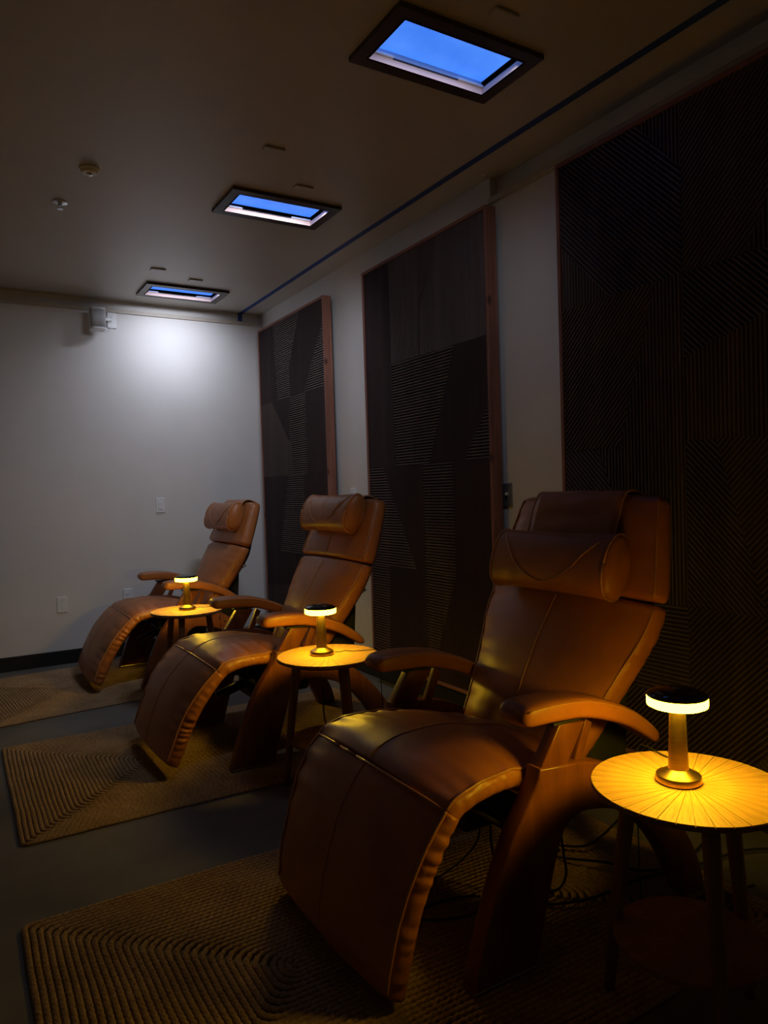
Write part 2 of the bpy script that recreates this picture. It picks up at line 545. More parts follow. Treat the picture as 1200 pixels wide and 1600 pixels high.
Vt, Hz, Dn, Up = 90, 0, -45, 45
No = None
TILES = {
    1: [  # rows from the top, far column then near column
        ([((.56, 0), (.50, 1), No), Hz], [((0, .40), (.34, 1), Hz), ((1, .76), (.42, 0), Hz), No]),
        ([((1.0, .35), (.38, 1), Up), ((.90, 0), (.98, 1), No), Hz], [((.45, 0), (.45, 1), Hz), No]),
        ([((.5, 0), (.85, 1), No), Hz], [((.3, 0), (.3, 1), Hz), No]),
        ([((1, .6), (0, .5), Up), No], [((.6, 0), (.2, 1), No), Up]),
    ],
    2: [
        ([((.5, 0), (.5, 1), No), Vt], [((0, .35), (.32, 1), Up), Vt]),
        ([((.54, 0), (.5, 1), No), Hz], [((.12, 0), (.55, 1), Hz), ((1, .45), (.66, 0), Hz), No]),
        ([((.85, 0), (.28, 1), Hz), No], [((.48, 0), (.48, 1), Hz), No]),
        ([((.3, 0), (.35, 1), Hz), No], [((.06, 0), (.48, 1), Hz), No]),
    ],
    3: [
        ([((.68, 1), (1, .62), Vt), ((.42, 0), (0, .45), Vt), Dn], [((.4, 0), (.9, 1), Up), Vt]),
        ([((.5, 0), (.8, 1), Up), Vt], [((0, .5), (1, .8), Dn), Vt]),
        ([((.72, 0), (.30, 1), Dn), Vt], [((.5, 0), (.2, 1), Dn), Up]),
        ([((.7, .3), (.2, 1), Up), ((1, .45), (0, .40), Up), Hz], [((.3, 0), (1, .9), Up), Dn]),
    ],
}
PT, PD, PB = 2.611, 0.1, -.036
def wall_panel(idx, y_far, label):
    root = tag(empty('wall_panel', (0, y_far - .618, 0)), label, 'wall panel', 'tall ribbed wall panels')
    W, t = 1.236, .018
    zb = PT - 4 * TS - 2 * t - .003
    yc = .618
    def b(nm, bx, m): boxes(nm, [bx], m, root, bevel=.0015, seg=1)
    b('frame_board', (-PD, PB, yc - t, yc, zb, PT), FRAME)
    b('frame_board', (-PD, PB, -yc, -yc + t, zb, PT), FRAME)
    b('frame_board', (-PD, PB, -yc + t, yc - t, PT - t, PT), FRAMEH)
    b('frame_board', (-PD, PB, -yc + t, yc - t, zb, zb + t), FRAMEH)
    boxes('backing_board', [(-PD + .026, -PD + .045, -yc + t, yc - t, zb + t, PT - t)], TILE, root)
    for z in (.45, 2.25):
        boxes('wall_cleat', [(PB - .020, -.0005, -yc + .09, yc - .09, z, z + .06)], FRAMEH, root)
    tw = (W - 2 * t) / 2
    for r in range(4):
        for c in range(2):
            o = tile_mesh('rib_tile', TILES[idx][r][c], root, -PD + .026, yc - t - c * tw, PT - t - (r + 1) * (TS + .0007))
            o.scale = (1, (tw - .002) / TS, 1)
    return root
wall_panel(1, 5.822, 'tall brown ribbed wall panel farthest away, in the back corner')
wall_panel(2, 4.035, 'tall brown ribbed wall panel in the middle, behind the middle recliner')
wall_panel(3, 2.327, 'tall near-black ribbed wall panel nearest, filling the right edge')

# ------------------------------------------------------------------ plates, outlet, speaker
def plate(name, loc, axis, label, cat, mat, kind):
    """axis 'Y': on the back wall facing -y; 'X': on the right wall facing -x"""
    root = tag(empty(name, loc, 0 if axis == 'Y' else -PI / 2), label, cat)
    boxes('face_plate', [(-.035, .035, -.007, 0, -.0585, .0585)], mat, root, bevel=.003)
    if kind == 'blank':
        for z in (-.03, .03):
            lathe('screw', [(.003, 0), (.0028, .001), (.001, .0014)], METAL, root, 10).matrix_basis = Matrix.Translation((0, -.007, z)) @ Matrix.Rotation(PI / 2, 4, 'X')
    if kind == 'rocker':
        boxes('rocker', [(-.0165, .0165, -.0105, -.006, -.033, .033)], mat, root, bevel=.002)
    if kind == 'toggle':
        boxes('toggle_lever', [(-.005, .005, -.020, -.005, -.002, .012)], WPLAST, root, bevel=.002)
        for z in (-.03, .03):
            lathe('screw', [(.003, 0), (.0028, .001), (.001, .0014)], METAL, root, 10).matrix_basis = Matrix.Translation((0, -.007, z)) @ Matrix.Rotation(PI / 2, 4, 'X')
    if kind == 'outlet':
        for z in (-.02, .02):
            s = boxes('socket', [(-.016, .016, -.009, -.006, z - .014, z + .014)], mat, root, bevel=.003)
            boxes('slots', [(-.008, -.006, -.0094, -.008, z - .003, z + .007), (.006, .008, -.0094, -.008, z - .003, z + .007), (-.002, .002, -.0094, -.008, z - .009, z - .006)], STEELBLK, s)
    return root
plate('light_switch', (-.925, YB, 1.174), 'Y', 'white switch plate high on the back wall above the far recliner', 'switch', WPLAST, 'rocker')
plate('blank_plate', (-1.685, YB, .450), 'Y', 'white blank cover plate low on the back wall at the left', 'cover plate', WPLAST, 'blank')
plate('wall_outlet', (-1.206, YB, .466), 'Y', 'white power outlet low on the back wall behind the far recliner', 'outlet', WPLAST, 'outlet')
plate('toggle_switch', (0, 2.80, 1.194), 'X', 'grey metal toggle switch on the wall between middle and near panels', 'switch', GPLAST, 'toggle')
plate('wall_outlet', (0, 4.41, 1.200), 'X', 'pale plate on the wall strip between the far and middle panels', 'outlet', WPLAST, 'outlet')

def speaker():
    root = tag(empty('speaker', (-1.368, YB, 2.598)), 'small white loudspeaker mounted high on the back wall', 'speaker')
    yc = -.115
    body = []
    v, f = [], []
    n = 28
    def sec(z, s):
        pts = []
        for k in range(n):
            t = 2 * PI * k / n
            c, q = math.cos(t), math.sin(t)
            pts.append((s * .056 * math.copysign(abs(c) ** .55, c), yc + s * .058 * math.copysign(abs(q) ** .55, q), z))
        return pts
    rows = [(-.082, .90), (-.079, .98), (-.07, 1), (.07, 1), (.079, .98), (.082, .90)]
    for z, s in rows: v += sec(z, s)
    for i in range(len(rows) - 1):
        for k in range(n):
            f.append((i * n + k, i * n + (k + 1) % n, (i + 1) * n + (k + 1) % n, (i + 1) * n + k))
    f += [tuple(range(n))[::-1], tuple((len(rows) - 1) * n + k for k in range(n))]
    auto_smooth(pyd('housing', v, f, WPLAST, root, True), 40)
    # wrap-around grille
    v, f = [], []
    ks = [k for k in range(n + 1)]
    arc = [PI + .35 + (PI - .7) * j / 18 for j in range(19)]
    for z in (-.066, .066):
        for t in arc:
            c, q = math.cos(t), math.sin(t)
            v.append((.0575 * math.copysign(abs(c) ** .55, c), yc + .0595 * math.copysign(abs(q) ** .55, q), z))
    for j in range(18): f.append((j, j + 1, 19 + j + 1, 19 + j))
    g = pyd('grille', v, f, GRILLE, root, True)
    sm = g.modifiers.new('t', 'SOLIDIFY'); sm.thickness = .002
    boxes('bracket_arm', [(-.012, .105, -.075, -.045, .005, .03)], WPLAST, root, bevel=.003)
    boxes('bracket_plate', [(.092, .160, -.012, -.0005, -.035, .085)], WPLAST, root, bevel=.003)
    tubes('bracket_joint', [([(.115, -.010, .0215), (.10, -.062, .0215)], .012), ([(.085, -.055, -.01), (.12, -.055, .04)], .006)], WPLAST, root, 12)
    tube('cable', smooth_path([(.13, -.010, -.02), (.105, -.03, -.05), (.07, -.05, -.045), (.03, -.06, -.03)], 16), .0022, WPLAST, root, 6)
speaker()

# ------------------------------------------------------------------ jute rugs
RL, RW, RP = 1.86, 1.21, 0.0178
def braid_mesh(i):
    hx, hy = RL / 2 - (i + .5) * RP, RW / 2 - (i + .5) * RP
    rc = min(.018 + .004 * i, .05, hy * .9)
    step = .0058
    pts = []
    def seg(a, b):
        d = math.hypot(b[0] - a[0], b[1] - a[1]); m = max(1, int(d / step))
        for k in range(m): pts.append((a[0] + (b[0] - a[0]) * k / m, a[1] + (b[1] - a[1]) * k / m))
    def arc(cx, cy, a0):
        m = max(3, int(rc * PI / 2 / step))
        for k in range(m):
            t = a0 + PI / 2 * k / m
            pts.append((cx + rc * math.cos(t), cy + rc * math.sin(t)))
    seg((hx, -hy + rc), (hx, hy - rc)); arc(hx - rc, hy - rc, 0)
    seg((hx - rc, hy), (-hx + rc, hy)); arc(-hx + rc, hy - rc, PI / 2)
    seg((-hx, hy - rc), (-hx, -hy + rc)); arc(-hx + rc, -hy + rc, PI)
    seg((-hx + rc, -hy), (hx - rc, -hy)); arc(hx - rc, -hy + rc, 1.5 * PI)
    P = np.array(pts)
    T = np.roll(P, -1, 0) - np.roll(P, 1, 0)
    T /= np.linalg.norm(T, axis=1)[:, None] + 1e-9
    N = np.stack([-T[:, 1], T[:, 0]], 1)
    s = np.r_[0, np.cumsum(np.linalg.norm(np.diff(P, axis=0), axis=1))]
    lam = .021
    rng = np.random.default_rng(i)
    V = []
    W = [-.5, -.42, -.2, 0, .2, .42, .5]
    wob = .0016 * np.sin(s * 7 + i * .25) + .0007 * np.sin(s * 23 + 2 * i)
    for wv in W:
        ph = 2 * PI * (s / lam + abs(wv) * 1.1 + (.5 if wv > 0 else 0))
        z = .0055 + .0070 * math.sqrt(max(0, 1 - (wv / .5) ** 2)) * (.72 + .28 * np.cos(ph))
        if abs(wv) == .5: z = np.zeros_like(s) + .0005
        z = z + rng.normal(0, .0004, len(s)) * (abs(wv) < .5)
        off = wv * RP * 1.02 + wob + .0012 * np.sin(ph) * (abs(wv) == .42)
        V.append(np.column_stack([P + N * off[:, None], z]))
    n = len(P); m = len(W)
    vs = np.concatenate(V).tolist()
    fs = []
    for j in range(m - 1):
        for k in range(n):
            k2 = (k + 1) % n
            fs.append((j * n + k, j * n + k2, (j + 1) * n + k2, (j + 1) * n + k))
    for k in range(n):
        k2 = (k + 1) % n
        fs.append(((m - 1) * n + k, (m - 1) * n + k2, k2, k))
    me = bpy.data.meshes.new('braid')
    me.from_pydata(vs, [], fs)
    for p in me.polygons: p.use_smooth = True
    me.materials.append(JUTE)
    return me
nr = int(round(RW / 2 / RP))
BRAIDS = [braid_mesh(i) for i in range(nr)]
def rug(x_left, yc, rz, label):
    root = tag(empty('jute_rug', (x_left + RL / 2, yc, 0.0), rz), label, 'rug', 'braided jute rugs')
    for me in BRAIDS:
        o = bpy.data.objects.new('braid', me)
        COL.objects.link(o); o.parent = root
    return root
rug(-2.35, 5.19, math.radians(6.0), 'braided brown jute rug under the far recliner, by the black baseboard')
rug(-2.225, 3.483, math.radians(-.4), 'braided brown jute rug under the middle recliner')
rug(-2.275, 1.735, 0.0, 'braided brown jute rug under the nearest recliner, cut by bottom edge')

# ------------------------------------------------------------------ recliners
def cushion(name, st, mat, parent, n=64, r_end=(.03, .03), wr=0.0, bulge=.010, ruffle=.0035, seed=0, top_pow=2.6):
    """st rows: u, z (edge seam), half width, crown, thickness. Normal = left of travel direction (front/up side)."""
    A = smooth_path(st, n)
    L = np.r_[0, np.cumsum(np.hypot(np.diff(A[:, 0]), np.diff(A[:, 1])))]
    T = np.gradient(A[:, :2], axis=0)
    T /= np.linalg.norm(T, axis=1)[:, None]
    N = np.stack([-T[:, 1], T[:, 0]], 1)
    K = 21
    ss = np.sin(np.linspace(-1, 1, K) * PI / 2)
    vs = []
    nl = 0
    for i in range(n):
        u, z, h, c, t = A[i]
        e0 = min(1, L[i] / r_end[0]) if r_end[0] else 1
        e1 = min(1, (L[-1] - L[i]) / r_end[1]) if r_end[1] else 1
        k0 = 1 - math.sqrt(max(0, 1 - (1 - e0) ** 2))
        k1 = 1 - math.sqrt(max(0, 1 - (1 - e1) ** 2))
        drop = k0 * r_end[0] + k1 * r_end[1]
        hh = h - .7 * drop
        loop = []
        for s in ss:
            nn = c * (1 - abs(s) ** top_pow) - drop
            if wr:
                q = Vector((L[i] * 26 + seed, s * 2.2 + seed, seed * 1.7))
                nn += wr * noise.noise(q) * (abs(s) ** 2) * (1 if abs(s) < .999 else .3)
                nn += wr * .5 * noise.noise(Vector((L[i] * 7, s * 4, seed + 9)))
            loop.append((hh * s, nn))
        sw = [(.35, .38), (bulge, -.0), (bulge * .8, 0), (-.006, 0)]
        def rufv(q):
            ph = L[i] / .040 + 2.6 * noise.noise(Vector((L[i] * 6, seed, 3))) + q
            amp = max(0.0, .55 + 1.1 * noise.noise(Vector((L[i] * 5, seed, 20))))
            return ruffle * (amp * (1.3 * abs(math.sin(PI * ph)) - .75) + .9 * noise.noise(Vector((L[i] * 45, seed + q * 3, 8))))
        tt = max(.012, t - drop)
        side = [(hh + .7 * bulge + rufv(0) * .7, -drop - tt * .22), (hh + bulge + rufv(.12), -drop - tt * .48), (hh + .7 * bulge + rufv(.25) * .9, -drop - tt * .76), (hh - .008 + rufv(.4) * .5, -drop - tt)]
        loop += side
        loop += [(hh * .5, -drop - tt), (0, -drop - tt), (-hh * .5, -drop - tt)]
        loop += [(-a, b) for a, b in side[::-1]]
        nl = len(loop)
        for a, b in loop:
            vs.append((u + N[i, 0] * b, a, z + N[i, 1] * b))
    fs = []
    for i in range(n - 1):
        for k in range(nl):
            fs.append((i * nl + k, i * nl + (k + 1) % nl, (i + 1) * nl + (k + 1) % nl, (i + 1) * nl + k))
    fs.append(tuple(range(nl))[::-1])
    fs.append(tuple((n - 1) * nl + k for k in range(nl)))
    o = pyd(name, vs, fs, mat, parent, True)
    auto_smooth(o, 62)
    # surface sampler for seams
    def surf(i, s, lift=0.0):
        k = int(round((np.interp(s, ss, np.arange(K)))))
        v = Vector(vs[i * nl + k])
        return (v.x + N[i, 0] * lift, v.y, v.z + N[i, 1] * lift)
    surf.n = n
    return o, surf

def sweep(name, st, mat, parent, n=40, expo=3.2, k=20):
    """rows u, z, half width, half height; rounded-rectangle section, closed rounded ends"""
    A = smooth_path(st, n)
    L = np.r_[0, np.cumsum(np.hypot(np.diff(A[:, 0]), np.diff(A[:, 1])))]
    T = np.gradient(A[:, :2], axis=0); T /= np.linalg.norm(T, axis=1)[:, None]
    N = np.stack([-T[:, 1], T[:, 0]], 1)
    vs, fs = [], []
    for i in range(n):
        u, z, a, b = A[i]
        e = min(1, L[i] / .022, (L[-1] - L[i]) / .022)
        sc = .45 + .55 * math.sqrt(max(0, 1 - (1 - e) ** 2))
        for j in range(k):
            t = 2 * PI * j / k
            c, q = math.cos(t), math.sin(t)
            y = a * (sc * .25 + .75 if sc < 1 else 1) * math.copysign(abs(c) ** (2 / expo), c)
            m = b * sc * math.copysign(abs(q) ** (2 / expo), q)
            vs.append((u + N[i, 0] * m, y, z + N[i, 1] * m))
    for i in range(n - 1):
        for j in range(k):
            fs.append((i * k + j, i * k + (j + 1) % k, (i + 1) * k + (j + 1) % k, (i + 1) * k + j))
    fs += [tuple(range(k))[::-1], tuple((n - 1) * k + j for j in range(k))]
    return auto_smooth(pyd(name, vs, fs, mat, parent, True), 60)

def recliner(loc, rz, label, leg_end, head_top, pillow_z, seed):
    root = tag(empty('recliner', loc, rz), label, 'recliner', 'tan leather recliners')
    # ---- seat and leg rest, one continuous line from hip to foot
    ue, ze = leg_end
    knee = (.464, .447)
    seat = [(-.07, .418, .262, .030, .060), (.03, .447, .285, .034, .060), (.13, .470, .312, .036, .055), (.24, .488, .320, .036, .052), (.35, .487, .338, .036, .050), (.425, .470, .345, .034, .050), (*knee, .346, .032, .050)]
    so, ssurf = cushion('seat_cushion', seat, LEATHER, root, 110, (.03, .003), wr=.013, seed=seed)
    d = (ue - knee[0], ze - knee[1])
    q = (d[1], -d[0])
    def lp(t, b): return (knee[0] + d[0] * t - q[0] * b * 0 + b * .9, knee[1] + d[1] * t + b * .45)
    leg = [(*knee, .346, .032, .050), (*lp(.14, .020), .346, .034, .056), (*lp(.36, .036), .340, .034, .062), (*lp(.6, .032), .328, .032, .064), (*lp(.82, .017), .322, .028, .062), (*lp(1.0, 0), .318, .022, .055)]
    lo, lsurf = cushion('leg_rest', leg, LEATHER, root, 120, (.003, .024), wr=.007, seed=seed + 3, bulge=.014, ruffle=.0055)
    for o, sf, a, b in ((so, ssurf, 7, ssurf.n - 1), (lo, lsurf, 0, lsurf.n - 7)):
        for s in (-1, 1):
            tube('piping', [sf(i, s, .002) for i in range(a, b + 1)], .0042, PIPING, o, 6)
        tube('center_seam', [sf(i, 0, .0004) for i in range(a, b + 1)], .0022, SEAM, o, 6)
    tube('knee_piping', [lsurf(0, s, .0030) for s in np.linspace(-1, 1, 21)], .0046, PIPING, so, 8)
    # ---- backrest
    back = [(-.030, .425, .245, .030, .05), (-.065, .478, .262, .038, .06), (-.125, .578, .285, .046, .07), (-.19, .690, .322, .050, .07), (-.245, .785, .350, .046, .066), (-.292, .868, .356, .034, .06)]
    bo, bsurf = cushion('back_cushion', back[::-1], LEATHER, root, 72, (.022, .03), wr=.006, seed=seed + 5, ruffle=.002)
    for s in (-1, 1):
        tube('piping', [bsurf(i, s, .0015) for i in range(3, 68)], .004, PIPING, bo, 6)
    tube('center_seam', [bsurf(i, 0, .0004) for i in range(4, 66)], .0022, SEAM, bo, 6)
    # ---- headrest
    ht = Vector((head_top[0], head_top[1])); hb = Vector((-.296, .868))
    dirv = (ht - hb)
    nh = Vector((dirv.y, -dirv.x)).normalized()          # forward normal
    def hp(t, b=0): 
        p = hb + dirv * t + nh * b
        return (p.x, p.y)
    head = [(*hp(0, .014), .352, .022, .068), (*hp(.12, .016), .352, .030, .074), (*hp(.45, .010), .330, .032, .074), (*hp(.8, .004), .306, .028, .07), (*hp(1.0, 0), .290, .018, .062)]
    ho, hsurf = cushion('headrest', head[::-1], LEATHER, root, 56, (.03, .022), wr=.004, seed=seed + 7, ruffle=.0012)
    for s in (-1, 1):
        tube('piping', [hsurf(i, s, .0015) for i in range(3, 53)], .004, PIPING, ho, 6)
    tube('center_seam', [hsurf(i, 0, .0004) for i in range(28, 52)], .0022, SEAM, ho, 6)
    # ---- pillow with its strap over the headrest top
    tpos = (pillow_z - .868) / (head_top[1] - .868)
    pc = hb + dirv * tpos + nh * .080
    n, m, hw = 30, 28, .272
    vs, fs = [], []
    ax = dirv.normalized()
    for i in range(n):
        s = -1 + 2 * i / (n - 1)
        e = min(1, (1 - abs(s)) * hw / .016)
        sc = .80 + .20 * math.sqrt(max(0, 1 - (1 - e) ** 2))
        for j in range(m):
            t = 2 * PI * j / m
            c, q = math.cos(t), math.sin(t)
            a = .097 * math.copysign(abs(q) ** .85, q) * (1 + .05 * s * s)
            b = (.056 if c > 0 else .048) * math.copysign(abs(c) ** .8, c)
            b *= (1.06 - .16 * (q if q > 0 else 0)) * (1 - .06 * s * s)
            w_ = .003 * noise.noise(Vector((s * 5, a * 30, seed)))
            p = pc + ax * (a * sc) + nh * (b * sc + w_)
            vs.append((p.x, hw * s, p.y))
    for i in range(n - 1):
        for j in range(m):
            fs.append((i * m + j, i * m + (j + 1) % m, (i + 1) * m + (j + 1) % m, (i + 1) * m + j))
    fs += [tuple(range(m))[::-1], tuple((n - 1) * m + j for j in range(m))]
    po = auto_smooth(pyd('pillow', vs, fs, LEATHER, root, True), 60)
    for i in (1, n - 2):
        ring = [vs[i * m + j] for j in range(m)] + [vs[i * m]]
        tube('end_piping', ring, .0038, PIPING, po, 6)
    curve = []
    for k in range(41):
        x = -1 + 2 * k / 40
        yy = x * .225
        q = -.72 + 1.5 * abs(x) ** 1.8
        i = int(round((yy / hw + 1) / 2 * (n - 1)))
        j = int(round(math.asin(max(-1, min(1, q))) / (2 * PI) * m)) % m
        th = math.asin(max(-1, min(1, q)))
        c, qq = math.cos(th), math.sin(th)
        a = .097 * math.copysign(abs(qq) ** .85, qq)
        b = .056 * abs(c) ** .8 * (1.06 - .16 * (qq if qq > 0 else 0)) * (1 - .06 * (yy / hw) ** 2)
        p = pc + ax * a + nh * (b + .0015)
        curve.append((p.x, yy, p.y))
    tube('curved_seam', smooth_path(curve[::2], 60), .0024, SEAM, po, 6)
    # strap: from behind the pillow, up over the headrest and down its back
    sw = .195
    sp_ = [hb + dirv * (tpos + .1) + nh * .060, hb + dirv * min(.80, tpos + .32) + nh * .047, hb + dirv * .93 + nh * .036, hb + dirv * 1.02 + nh * .010, hb + dirv * 1.035 - nh * .035, hb + dirv * .98 - nh * .078, hb + dirv * .7 - nh * .082]
    sa = smooth_path([(p.x, p.y) for p in sp_], 40)
    vs, fs = [], []
    kk = 15
    for i in range(40):
        for k in range(kk):
            s = -1 + 2 * k / (kk - 1)
            wv = .0035 * noise.noise(Vector((i * .25, s * 2.0, seed + 2))) + .002 * math.sin(i * .9) * (1 - s * s)
            vs.append((sa[i, 0] + nh.x * wv, sw * s, sa[i, 1] + nh.y * wv))
    for i in range(39):
        for k in range(kk - 1):
            fs.append((i * kk + k, i * kk + k + 1, (i + 1) * kk + k + 1, (i + 1) * kk + k))
    st_ = pyd('pillow_strap', vs, fs, LEATHER, root, True)
    md = st_.modifiers.new('t', 'SOLIDIFY'); md.thickness = .004; md.offset = 0
    for s in (0, kk - 1):
        tube('piping', [vs[i * kk + s] for i in range(40)], .0036, PIPING, st_, 6)
    # ---- wooden side frames with posts and arms
    outer = [(.196, .500), (.204, .470), (.232, .425), (.300, .325), (.362, .185), (.424, .0), (.222, .0), (.190, .11), (.160, .212), (.128, .300), (.098, .338), (.050, .354), (-.045, .338), (-.125, .305), (-.200, .245), (-.262, .170), (-.318, .075), (-.352, .0), (-.452, .0), (-.432, .075), (-.392, .155), (-.320, .255), (-.230, .345), (-.130, .420), (-.030, .468), (.060, .488)]
    sp2 = smooth_path(outer[:6], 22).tolist() + smooth_path(outer[6:18], 44).tolist() + smooth_path(outer[18:], 30).tolist()
    for sgn in (-1, 1):
        y0, y1 = sorted((sgn * .328, sgn * .383))
        fr = extrude_poly('side_frame', [tuple(p) for p in sp2], y0, y1, WALNUT, root, .007)
        a, b = sorted((sgn * .336, sgn * .377))
        extrude_poly('arm_post', [(.120, .600), (.188, .498), (.100, .480), (.030, .590)], a, b, WALNUT, root, .004)
        a, b = sorted((sgn * .338, sgn * .362))
        extrude_poly('arm_brace', [(.010, .590), (.056, .485), (.028, .482), (-.014, .575)], a, b, WALNUT, root, .003)
        boxes('foot_plate', [(.226, .420, sgn * .355 - .0285, sgn * .355 + .0285, -.001, .007)], METAL, root, bevel=.002)
        boxes('arm_bracket', [(-.02, .14, sgn * .355 - .022, sgn * .355 + .022, .596, .604)], STEELBLK, root, bevel=.002)
        # armrest
        arm = [(.262, .640, .050, .024), (.222, .643, .054, .029), (.15, .643, .055, .030), (.05, .634, .055, .029), (-.05, .606, .052, .028), (-.14, .567, .047, .025), (-.215, .520, .041, .021), (-.262, .482, .032, .015)]
        ar = sweep('armrest', arm[::-1], LEATHER, root, 44, 4.4, 28)
        ar.location = (0, sgn * .350, 0)
        A = smooth_path(arm, 40)
        for s2 in (-1, 1):
            pts = []
            T = np.gradient(A[:, :2], axis=0); T /= np.linalg.norm(T, axis=1)[:, None]
            for i in range(1, 39):
                nx, nz = T[i, 1], -T[i, 0]
                hh = A[i, 3] * .62
                pts.append((A[i, 0] + nx * hh, s2 * (A[i, 2] * .985), A[i, 1] + nz * hh))
            tube('arm_stitch', pts, .0018, SEAM, ar, 5)
        # bolts
        for (bu, bz) in ((-.10, .395), (-.135, .37)):
            lathe('bolt', [(.006, 0), (.006, .003), (.003, .005)], STEELBLK, root, 10).matrix_basis = Matrix.Translation((bu, sgn * .383, bz)) @ Matrix.Rotation(-sgn * PI / 2, 4, 'X')
    # ---- steel understructure
    sp3 = smooth_path([(p[0] - .004, p[1] - p[4] - .004) for p in seat], 24)
    vs, fs = [], []
    for i, (u, z) in enumerate(sp3):
        for y in (-.25, .25):
            vs += [(u, y, z), (u, y, z - .016)]
    for i in range(23):
        a, b = 4 * i, 4 * i + 4
        fs += [(a, b, b + 2, a + 2), (a + 1, a + 3, b + 3, b + 1), (a, a + 1, b + 1, b), (a + 2, b + 2, b + 3, a + 3)]
    fs += [(0, 2, 3, 1), (92, 93, 95, 94)]
    pyd('seat_pan', vs, fs, STEELBLK, root)
    lg = [(p[0], p[1]) for p in leg]
    for y in (-.18, .18):
        tube('leg_rest_rail', [(lg[k][0] - .085 + .0 * k, y, lg[k][1] - .045) for k in range(0, 4)], .011, STEELBLK, root, 8)
        tube('seat_rail', [(.44, y, .375), (.2, y, .40), (0, y, .375), (-.12, y, .37)], .014, STEELBLK, root, 8)
        tube('back_rail', [(-.02, y, .37), (-.14, y, .50), (-.25, y, .66), (-.36, y, .83), (-.40, y, .90)], .013, STEELBLK, root, 8)
    tube('cross_bar', [(.02, -.34, .395), (.02, .34, .395)], .014, STEELBLK, root, 10)
    tube('cross_bar', [(-.22, -.34, .30), (-.22, .34, .30)], .014, STEELBLK, root, 10)
    tube('cross_bar', [(.25, -.34, .34), (.25, .34, .34)], .012, STEELBLK, root, 10)
    tube('pivot_pin', [(.21, .245, .425), (.155, .325, .385)], .009, METAL, root, 10)
    tube('pivot_pin', [(.21, -.245, .425), (.155, -.325, .385)], .009, METAL, root, 10)
    boxes('motor_housing', [(-.10, .22, -.09, .09, .22, .37)], STEELBLK, root, bevel=.02, seg=3)
    tube('actuator', [(.16, 0, .30), (.36, 0, .24)], .022, STEELBLK, root, 12)
    # black fabric shell behind the back
    bp = [(-.10, .430, .21), (-.185, .555, .245), (-.270, .675, .275), (-.340, .785, .29), (-.372, .87, .28), (-.40, .955, .22)]
    vs, fs = [], []
    A = smooth_path(bp, 26)
    T = np.gradient(A[:, :2], axis=0); T /= np.linalg.norm(T, axis=1)[:, None]
    N = np.stack([-T[:, 1], T[:, 0]], 1)
    kk = 14
    for i in range(26):
        for k in range(kk):
            t = 2 * PI * k / kk
            c, q = math.cos(t), math.sin(t)
            y = A[i, 2] * math.copysign(abs(c) ** .6, c)
            m_ = .034 * math.copysign(abs(q) ** .7, q)
            vs.append((A[i, 0] + N[i, 0] * m_, y, A[i, 1] + N[i, 1] * m_))
    for i in range(25):
        for k in range(kk):
            fs.append((i * kk + k, i * kk + (k + 1) % kk, (i + 1) * kk + (k + 1) % kk, (i + 1) * kk + k))
    fs += [tuple(range(kk))[::-1], tuple(25 * kk + k for k in range(kk))]
    pyd('back_shell', vs, fs, FABBLK, root, True)
    extrude_poly('back_cover', [(-.15, .30), (-.265, .29), (-.285, .48), (-.300, .70), (-.25, .66), (-.18, .54), (-.12, .42)], -.250, .250, FABBLK, root, .012)
    tube('back_latch', [(-.295, .268, .705), (-.33, .288, .73)], .010, METAL, root, 8)
    tube('back_latch', [(-.295, -.268, .705), (-.33, -.288, .73)], .010, METAL, root, 8)
    return root

RZ = PI
recliner((-.95, 1.755, .0150), RZ, 'tan leather recliner nearest the camera, largest in the picture', (.630, .026), (-.392, 1.185), .945, 1)
recliner((-.95, 3.47, .0150), RZ, 'tan leather recliner in the middle of the row of three', (.692, .064), (-.412, 1.185), 1.082, 21)
recliner((-.95, 5.18, .0150), RZ, 'tan leather recliner farthest away, close to the back wall', (.708, .056), (-.402, 1.175), 1.045, 42)

# ------------------------------------------------------------------ side tables
TZ, TR = 0.55, 0.212
def side_table(loc, rot, label, on_rug=()):
    root = tag(empty('side_table', (loc[0], loc[1], 0), rot), label, 'side table', 'round wooden side tables')
    top = lathe('table_top', [(TR * .90, TZ - .022), (TR, TZ - .012), (TR, TZ - .0035), (TR - .002, TZ - .0022), (.02, TZ - .0022)], TLEG, root, 72)
    nw = 36
    me = None
    rnd = random.Random(3)
    for k in range(nw):
        a = 2 * PI * k / nw
        if me is None:
            da = PI / nw - .0035
            vs, fs = [], []
            ring = [(.006, 0)] + [((TR - .0015) * math.cos(t), (TR - .0015) * math.sin(t)) for t in np.linspace(-da, da, 5)]
            for z in (-.003, 0):
                vs += [(x, y, z) for x, y in ring]
            m = len(ring)
            fs = [tuple(range(m))[::-1], tuple(range(m, 2 * m))] + [(i, (i + 1) % m, m + (i + 1) % m, m + i) for i in range(m)]
            o = pyd('veneer_wedge', vs, fs, OAK, top)
            me = o.data
        else:
            o = bpy.data.objects.new('veneer_wedge', me)
            COL.objects.link(o); o.parent = top
        o.location = (0, 0, TZ + rnd.uniform(-.0002, .0001))
        o.rotation_euler = (0, 0, a)
    for k in range(3):
        a = 2 * PI * k / 3
        c, s = math.cos(a), math.sin(a)
        pts = [(r * c, r * s, z) for r, z in ((.128, TZ - .018), (.16, .28), (.19, .0145 if k in on_rug else .0))]
        tube('leg', smooth_path(pts, 8), [.019, .0187, .018, .017, .016, .015, .0138, .0125], TLEG, root, 14)
    lathe('lower_shelf', [(.160, .184), (.168, .188), (.168, .198), (.166, .200)], TLEG, root, 56)
    return root
T3, T2, T1 = (-1.0, 1.05), (-1.053, 2.756), (-1.18, 4.40)
side_table(T3, math.radians(-5), 'round wooden side table nearest the camera at the right edge', (1,))
